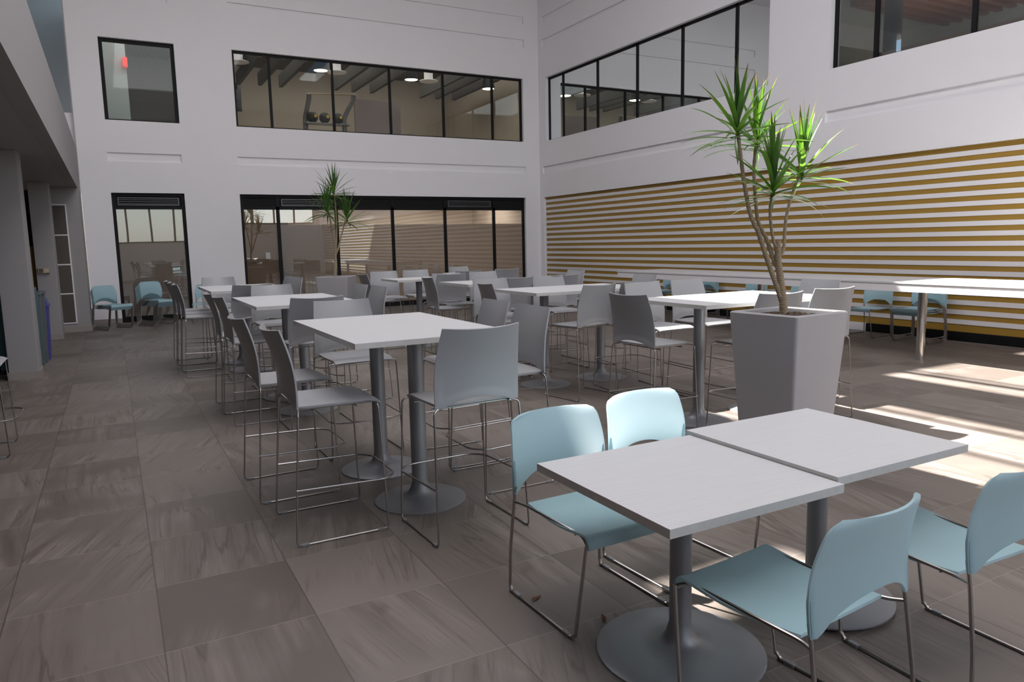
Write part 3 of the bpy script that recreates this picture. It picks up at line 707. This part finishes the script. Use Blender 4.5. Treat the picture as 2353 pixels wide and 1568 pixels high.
# ------------------------------------------------------------------ pale blue chair
def make_chair(label,group):
    t=thing('dining_chair',label,'chair',(0,0,0),0,group)
    rows=[]; ny,nx=22,14
    for i in range(ny+1):
        v=i/ny; row=[]
        if v<.8: y=-.165+.455*(v/.8); zb=.446+.010*(v/.8)**2-.012*math.sin(PI*v/.8)
        else:
            a=(v-.8)/.2*PI*.46; y=.290+.035*math.sin(a); zb=.456-.035*(1-math.cos(a))-.02*max(0,(v-.9)/.1)
        for j in range(nx+1):
            s=-1+2*j/nx; w=.214+.020*min(1,v/.5)
            row.append((s*w,y,zb-.010*(1-s*s)*math.sin(PI*min(1,v))))
        rows.append(row)
    obj('seat',MB().shell(rows,.010),M['blue'],t,True,50)
    rows=[]; nz,nx=24,26
    for i in range(nz+1):
        v=i/nz; row=[]
        for j in range(nx+1):
            s=-1+2*j/nx; a=abs(s)
            zb=.478+.098*max(0,1-(a/.88)**2.2)**.75 if a<.88 else .478
            zt=.835-.004*a*a
            z=zb+(zt-zb)*v
            h=max(0,min(1,(z-.478)/.357)); w=.256+.013*math.sin(PI*h)-.020*h
            rc=.045
            if z>zt-rc: w-=rc-math.sqrt(max(0,rc*rc-(z-(zt-rc))**2))
            lean=-.222-.045*h+.026*math.sin(PI*h)
            row.append((s*w,lean-.052*(1-s*s)-.012*(a**8)*(1-h)*0,z))
        rows.append(row)
    bk=obj('backrest',MB().shell(rows,.009),M['blue'],t,True,50)
    for s in (-1,1):
        obj('frame_sleeve',MB().tube(spline([(s*.246,-.222,.482),(s*.249,-.216,.56),(s*.250,-.212,.64)]),.011,8,radii=[.011]*9+[.009,.007,.005,.003]),M['blue'],bk,True)
    for s in (-1,1):
        f=MB()
        f.tube(spline(fillet([(s*.248,-.214,.52),(s*.250,-.230,.42),(s*.258,-.258,.20),(s*.260,-.262,.0075),(s*.260,.262,.0075),(s*.238,.318,.425)],[.05,.06,.035,.045]),2),.0075,8)
        f.tube(fillet([(s*.249,-.226,.445),(s*.222,-.17,.438),(s*.222,.27,.446),(s*.232,.318,.42)],[.04,.05,.03]),.0065,8)
        sf=obj('side_frame',f,M['wire'],t,True)
        for y in (-.2,.2): obj('floor_glide',MB().box(s*.260-.010,s*.260+.010,y-.022,y+.022,0,.017,.003),M['clip'],sf)
    for yy in (-.1,.2): obj('under_seat_bar',MB().tube([(-.212,yy,.427),(.212,yy,.427)],.006,6),M['wire'],t,True)
    return t
ch=make_chair('pale blue chair at far left of joined tables, sun on its right side','pale blue chairs'); ch.location=(1.785,2.62,0); ch.rotation_euler=(0,0,PI+.03)
dup(ch,(2.385,2.71,0),PI+.05,'pale blue chair with fully sunlit back at far side of joined tables')
dup(ch,(1.90,1.57,0),math.radians(5),'pale blue chair seen from behind at near side of joined tables')
dup(ch,(2.72,1.55,0),math.radians(-2),'pale blue chair cut by the right edge of the photo')
def stack(x,y,rz,n,dz,dy,labels):
    for k in range(n):
        fx,fy=-math.sin(rz),math.cos(rz)
        dup(ch,(x+fx*dy*k,y+fy*dy*k,dz*k),rz,labels[k])
ORD=['bottom','second','third','fourth','fifth','sixth']
def names(n,where): return ['%s pale blue chair of the stack %s'%('top' if k==n-1 else ORD[k],where) for k in range(n)]
rzs=math.radians(-147)
stack(-.10,17.5,rzs,4,.022,.022,names(4,'left of the narrow glazed bay'))
stack(.74,17.75,rzs,6,.022,.030,names(6,'before the narrow glazed bay'))
dup(ch,(1.78,17.6,0),math.radians(165),'single pale blue chair by the white wall behind third left table')
wy=lambda px:(10.78)*(lambda d:d.y/d.x)(ray(px,700))
XW=10.80
def wstack(px,n,where,da=0):
    y=wy(px); stack(XW,y,PI/2+math.radians(da),n,.030,.03,names(n,where))
dup(ch,(XW,wy(1995),0),PI/2,'single pale blue chair under the counter, left of the right hand stack')
wstack(2115,3,'under the counter right of the front post')
wstack(1822,1,'under the counter behind the plant trunk') if False else dup(ch,(XW,wy(1822),0),PI/2,'single pale blue chair under the counter behind the dracaena trunk')
wstack(1718,2,'under the counter left of the second post')
wstack(1610,4,'under the counter behind the sunlit table stools')
wstack(1527,3,'at the far end under the counter')

# ------------------------------------------------------------------ plants
def leaf(mb,o,az,el,L,wd,droop,twist=0):
    n=8; pts=[]; p=Vector(o); e=el
    for i in range(n+1):
        pts.append((p.copy(),e)); e-=droop/n*(.4+1.2*i/n)
        p=p+Vector((math.cos(az)*math.cos(e),math.sin(az)*math.cos(e),math.sin(e)))*(L/n)
    side=Vector((-math.sin(az),math.cos(az),0)); vs=[];fs=[];uv=[]
    for i,(q,e) in enumerate(pts):
        t=i/n; w=wd*(.45+.55*math.sin(PI*min(1,.15+t*.7))) *(1-t**3.2)+.0008
        up=Vector((-math.cos(az)*math.sin(e),-math.sin(az)*math.sin(e),math.cos(e)))
        s2=(side*math.cos(twist*t)+up*math.sin(twist*t))
        vs+=[q-s2*w+up*w*.35,q-up*w*.1,q+s2*w+up*w*.35]; uv+=[(.1,t+.001),(.5,t+.001),(.9,t+.001)]
    for i in range(n):
        a=i*3; fs+=[(a,a+1,a+4,a+3),(a+1,a+2,a+5,a+4)]
    mb.add(vs,fs,uv)
def rosette(parent,o,sc,seed,n=26,wf=1.0,up=.40):
    rnd=random.Random(seed); mb=MB()
    for k in range(n):
        t=k/(n-1); az=k*2.39996+rnd.uniform(-.3,.3)
        el=math.radians((88-18*t/up) if t<up else (60-66*(t-up)/(1-up)))+math.radians(rnd.uniform(-8,8)); L=sc*(.33+.11*rnd.random()+.07*(1-t)); wd=.0175*sc*wf*rnd.uniform(.8,1.2)
        dr=rnd.uniform(.0,.18)+.7*t*rnd.uniform(.1,1.0)
        leaf(mb,Vector(o)-Vector((0,0,.09*t*sc)),az,el,L,wd,dr,rnd.uniform(-.6,.6))
    for k in range(5):
        az=rnd.uniform(0,2*PI); leaf(mb,Vector(o)-Vector((0,0,.10*sc)),az,math.radians(rnd.uniform(-15,15)),sc*rnd.uniform(.38,.5),.012*sc,rnd.uniform(.2,.8),rnd.uniform(-.5,.5))
    ob=obj('leaf_rosette',mb,M['leaf'],parent); ob.data.polygons.foreach_set('use_smooth',[True]*len(ob.data.polygons)); return ob
def planter(parent,wt,wbm,h):
    import bmesh
    pm=MB(); r=.022
    prof=[(wbm/2,0),(wbm/2+(wt-wbm)/2*.985,h-.03),(wt/2,h-.008),(wt/2-.008,h),(wt/2-.035,h),(wt/2-.043,h-.008),(wt/2-.055,h-.10)]
    n=5; ringv=[]
    for hw,z in prof:
        row=[]
        for sx_,sy_,a0 in ((1,1,0),(-1,1,PI/2),(-1,-1,PI),(1,-1,1.5*PI)):
            for k in range(n+1):
                a=a0+PI/2*k/n; row.append((sx_*(hw-r)+r*math.cos(a),sy_*(hw-r)+r*math.sin(a),z))
        ringv.append(row)
    m=len(ringv[0]); vs=[p for row in ringv for p in row]; fs=[]
    for i in range(len(prof)-1):
        for k in range(m): fs.append((i*m+k,i*m+(k+1)%m,(i+1)*m+(k+1)%m,(i+1)*m+k))
    fs.append(tuple(reversed(range(m)))); pm.add(vs,fs)
    obj('planter',pm,M['pot'],parent,True,30)
    g=[]; q=18; rnd=random.Random(3)
    for i in range(q+1):
        g.append([((-1+2*i/q)*(wt/2-.05),(-1+2*j/q)*(wt/2-.05),h-.05+rnd.uniform(-.012,.012)+.025*(1-(2*i/q-1)**2)*(1-(2*j/q-1)**2)) for j in range(q+1)])
    obj('soil',MB().shell(g,.02),M['soil'],parent)
def plant(name,label,loc,rotz,wt,wbm,h,branches,tips,sc,r0,seed,dist,jit,n,wf=1.0,up=.40):
    t=thing(name,label,'potted plant',loc,rotz); planter(t,wt,wbm,h)
    inv=(Matrix.Translation(loc)@Matrix.Rotation(rotz,4,'Z')).inverted()
    vd=Vector((math.sin(YAW),math.cos(YAW),0))
    tm=MB(); ends=[]
    for bi,(br,ra,rb) in enumerate(branches):
        P=[]
        for k,(px,py) in enumerate(br):
            w=atd(px,py,dist); f=(k/(len(br)-1))**1.3; w=w+vd*jit[bi]*f
            # keep the pixel while changing the depth
            w=atd(px,py,dist+jit[bi]*f); P.append(inv@w)
        sp_=spline(P,6); N=len(sp_)
        tm=MB().tube(sp_,ra,10,radii=[ra+(rb-ra)*(i/(N-1))+.0012*math.sin(i*2.1) for i in range(N)])
        obj('trunk' if bi==0 else 'branch',tm,M['trunk'],t,True); ends.append(sp_[-1])
    for i in tips: rosette(t,ends[i],sc,seed+i,n,wf,up)
    return t
PC=(4.185,3.615,0)
dist=PC[0]*math.sin(YAW)+PC[1]*math.cos(YAW)
plant('potted_dracaena','tall dracaena with four leafy heads in large grey square planter',PC,.07,.572,.43,1.10,[
 ([(1801,728),(1799,690),(1793,640),(1788,600),(1787,553)],.030,.022),
 ([(1795,690),(1788,668),(1764,600),(1741,530),(1735,520),(1722,485),(1710,420),(1702,360),(1694,286)],.019,.0115),
 ([(1789,617),(1781,606),(1762,552),(1751,530),(1740,500),(1734,430),(1733,380),(1739,316)],.016,.0115),
 ([(1786,572),(1778,556),(1772,520),(1770,480),(1777,422)],.012,.010),
 ([(1794,588),(1801,570),(1803,535),(1808,492),(1823,440),(1842,386)],.013,.010)],[1,2,3,4],.97,.03,11,dist,[0,-.10,.16,-.14,.12],30)
SP=(3.78,14.07,0); dist2=SP[0]*math.sin(YAW)+SP[1]*math.cos(YAW)
bpx=lambda x,y:(690+x/4.75,350+y/4.75)
plant('potted_dracaena','smaller dracaena with three heads in grey planter before the back glazing',SP,math.radians(-33.4),.62,.47,1.05,[
 ([bpx(380,1350),bpx(380,1240),bpx(382,1130)],.032,.026),
 ([bpx(382,1140),bpx(378,1010),bpx(350,860),bpx(320,700),bpx(296,620)],.02,.013),
 ([bpx(382,1140),bpx(392,1000),bpx(395,800),bpx(385,600),bpx(365,420)],.02,.013),
 ([bpx(384,1130),bpx(420,1030),bpx(462,860),bpx(508,710)],.018,.012)],[1,2,3],1.22,.03,40,dist2,[0,-.1,.1,.15],34,.72,.34)
# dry leaves on the floor
for px,py,rz,l in ((1232,1378,.3,'reddish dry leaf on the floor beneath the left blue chair'),(1387,1424,1.2,'curled brown dry leaf on the floor by the round table base')):
    q=at(px,py,0); g=[[( -.03+.06*i/6, (j-1.5)/1.5*.009*math.sin(PI*(i+.4)/6.8), .004+.006*abs(j-1.5)/1.5+.003*math.sin(i)) for j in range(4)] for i in range(7)]
    o=obj('dry_leaf',MB().shell(g,.0012),M['litter']); o.location=(q.x,q.y,0); o.rotation_euler=(0,0,rz); tag(o,l,'leaf','dry leaves on the floor')

# ------------------------------------------------------------------ bins and cabinet at the left
def cabinet(name,label,x0,x1,y0,y1,h,back,m):
    t=thing(name,label,'bin cabinet',((x0+x1)/2,(y0+y1)/2,0)); w,d=(x1-x0)/2,(y1-y0)/2
    obj('body',MB().box(-w,w,-d,d,.06,h,.006),m,t); obj('plinth',MB().box(-w+.02,w-.02,-d+.02,d-.02,0,.06),M['black'],t)
    obj('back_panel',MB().box(-w,-w+.03,-d,d,h,back,.004),m,t); obj('door',MB().box(w,w+.012,-d+.02,d-.02,.1,h-.1,.004),m,t); return t
cabinet('bin_cabinet','dark teal bin cabinet beside the white column',-1.42,-.965,11.75,12.28,1.14,1.32,M['teal'])
def bin_(name,label,x,y,w,d,h,m,dome):
    t=thing(name,label,'bin',(x,y,0),0,'recycling bins beside the column')
    mb=MB(); v=[];
    for z,k in ((0,.86),(h,1.0)):
        v+=[(-w/2*k,-d/2*k,z),(w/2*k,-d/2*k,z),(w/2*k,d/2*k,z),(-w/2*k,d/2*k,z)]
    mb.add(v,[(3,2,1,0),(4,5,6,7),(0,1,5,4),(1,2,6,5),(2,3,7,6),(3,0,4,7)]); obj('body',mb,m,t)
    lid=MB().box(-w/2-.015,w/2+.015,-d/2-.015,d/2+.015,h,h+.035,.008); obj('lid',lid,m,t)
    if dome:
        lm=MB(); n=8
        for k in range(n):
            a=PI*k/n; b=PI*(k+1)/n; x0,z0=-math.cos(a)*w/2,math.sin(a)*.2; x1,z1=-math.cos(b)*w/2,math.sin(b)*.2
            lm.quad((x0,-d/2,h+.035+z0),(x1,-d/2,h+.035+z1),(x1,d/2,h+.035+z1),(x0,d/2,h+.035+z0)); lm.add([(x0,-d/2,h+.035+z0),(x1,-d/2,h+.035+z1),(0,-d/2,h+.035)],[(0,1,2)]); lm.add([(x0,d/2,h+.035+z0),(x1,d/2,h+.035+z1),(0,d/2,h+.035)],[(0,2,1)])
        obj('swing_lid',lm,m,t,True)
    else:
        obj('slot',MB().box(-w/4,w/4,-.03,.03,h+.034,h+.038),M['black'],t)
    return t
bin_('recycling_bin','nearer slim grey bin beside the teal cabinet',-1.19,12.48,.5,.30,1.02,M['binGrey'],False)
bin_('recycling_bin','farther slim grey bin next to the blue bin',-1.17,12.83,.5,.30,1.02,M['binGrey'],False)
bin_('recycling_bin','blue bin with a domed swing lid beside the grey bins',-1.14,13.22,.46,.34,.80,M['binBlue'],True)
cabinet('low_cabinet','dark teal cabinet at the left photo edge beside the column',-2.6,-1.45,11.75,12.25,1.5,1.56,M['teal'])
q=aty(66,540,17.0)
yp=thing('notice_board','mustard panel glimpsed between the column and the pier','panel',(-1.40,17.7,0))
obj('board',MB().box(-.9,.06,.14,.2,.55,1.75,.005),M['yellowwall'],yp); obj('dark_frame',MB().box(-.95,.08,.2,.24,.0,2.4),M['black'],yp)

# ------------------------------------------------------------------ light
def area(name,loc,rot,sx_,sy_,p,col=(1,1,1)):
    l=bpy.data.lights.new(name,'AREA'); l.shape='RECTANGLE'; l.size=sx_; l.size_y=sy_; l.energy=p; l.color=col
    o=bpy.data.objects.new(name,l); C.objects.link(o); o.location=loc; o.rotation_euler=rot; return o
sun=bpy.data.lights.new('sun','SUN'); sun.energy=34; sun.angle=math.radians(.7); sun.color=(1,.965,.92)
so=bpy.data.objects.new('sun',sun); C.objects.link(so); so.location=(0,10,20)
so.rotation_euler=Vector((KX,KY,-1)).to_track_quat('-Z','Y').to_euler()
SKY=(1.0,.968,.985)
area('skylight_daylight',(3.0,5.2,ROOF-.15),(0,0,0),4.5,15,760,SKY)  # added ambient fill hung below the ceiling, no frosted skylight here
area('window_daylight',(2.6,-7.35,5.3),(PI/2,0,0),5.8,6.6,135,SKY)
area('window_daylight',(8.55,-7.35,5.8),(PI/2,0,0),4.7,5.6,250,SKY)
area('room_light',((L0+L1)/2+1.5,YB+2.2,2.85),(0,0,0),5,1.5,130,(1,.91,.82))
area('room_light',(.9,YB+1.6,2.85),(0,0,0),1.2,1.2,14,(1,.9,.8))
area('room_light',((W0+W1)/2,YB+3,GZ-.1),(0,0,0),6,3,110,(1,.90,.76))
area('room_light',(1.2,YB+2.5,6.8),(0,0,0),1.5,1.5,14,(1,.95,.9))
area('room_light',(XR+2.6,6.8,4.6),(PI,0,0),.6,4,70,(1,.80,.66))  # uplight added to brighten the timber slats from below
wd=bpy.data.worlds.new('world'); bpy.context.scene.world=wd; wd.use_nodes=True
nt=wd.node_tree; bg=nt.nodes['Background']
sk=nt.nodes.new('ShaderNodeTexSky'); sk.sky_type='NISHITA'; sk.sun_disc=False; sk.sun_elevation=math.radians(52); sk.sun_rotation=math.radians(-24)
nt.links.new(sk.outputs[0],bg.inputs[0]); bg.inputs[1].default_value=.25

# ------------------------------------------------------------------ camera and colour
cam=bpy.data.cameras.new('camera'); co=bpy.data.objects.new('camera',cam); C.objects.link(co)
cam.sensor_width=36; cam.sensor_fit='HORIZONTAL'; cam.lens=FPX/W*36; cam.clip_end=200
r_,d_,f_=AX
co.matrix_world=Matrix(((r_.x,-d_.x,-f_.x,0),(r_.y,-d_.y,-f_.y,0),(r_.z,-d_.z,-f_.z,EYE),(0,0,0,1)))
sc=bpy.context.scene; sc.camera=co
sc.view_settings.view_transform='Standard'; sc.view_settings.look='None'; sc.view_settings.gamma=1; sc.view_settings.use_curve_mapping=False
sc.view_settings.exposure=-0.13
sc.cycles.use_denoising=True; sc.cycles.max_bounces=10; sc.cycles.diffuse_bounces=5; sc.cycles.glossy_bounces=4; sc.cycles.transparent_max_bounces=12
sc.cycles.sample_clamp_indirect=6
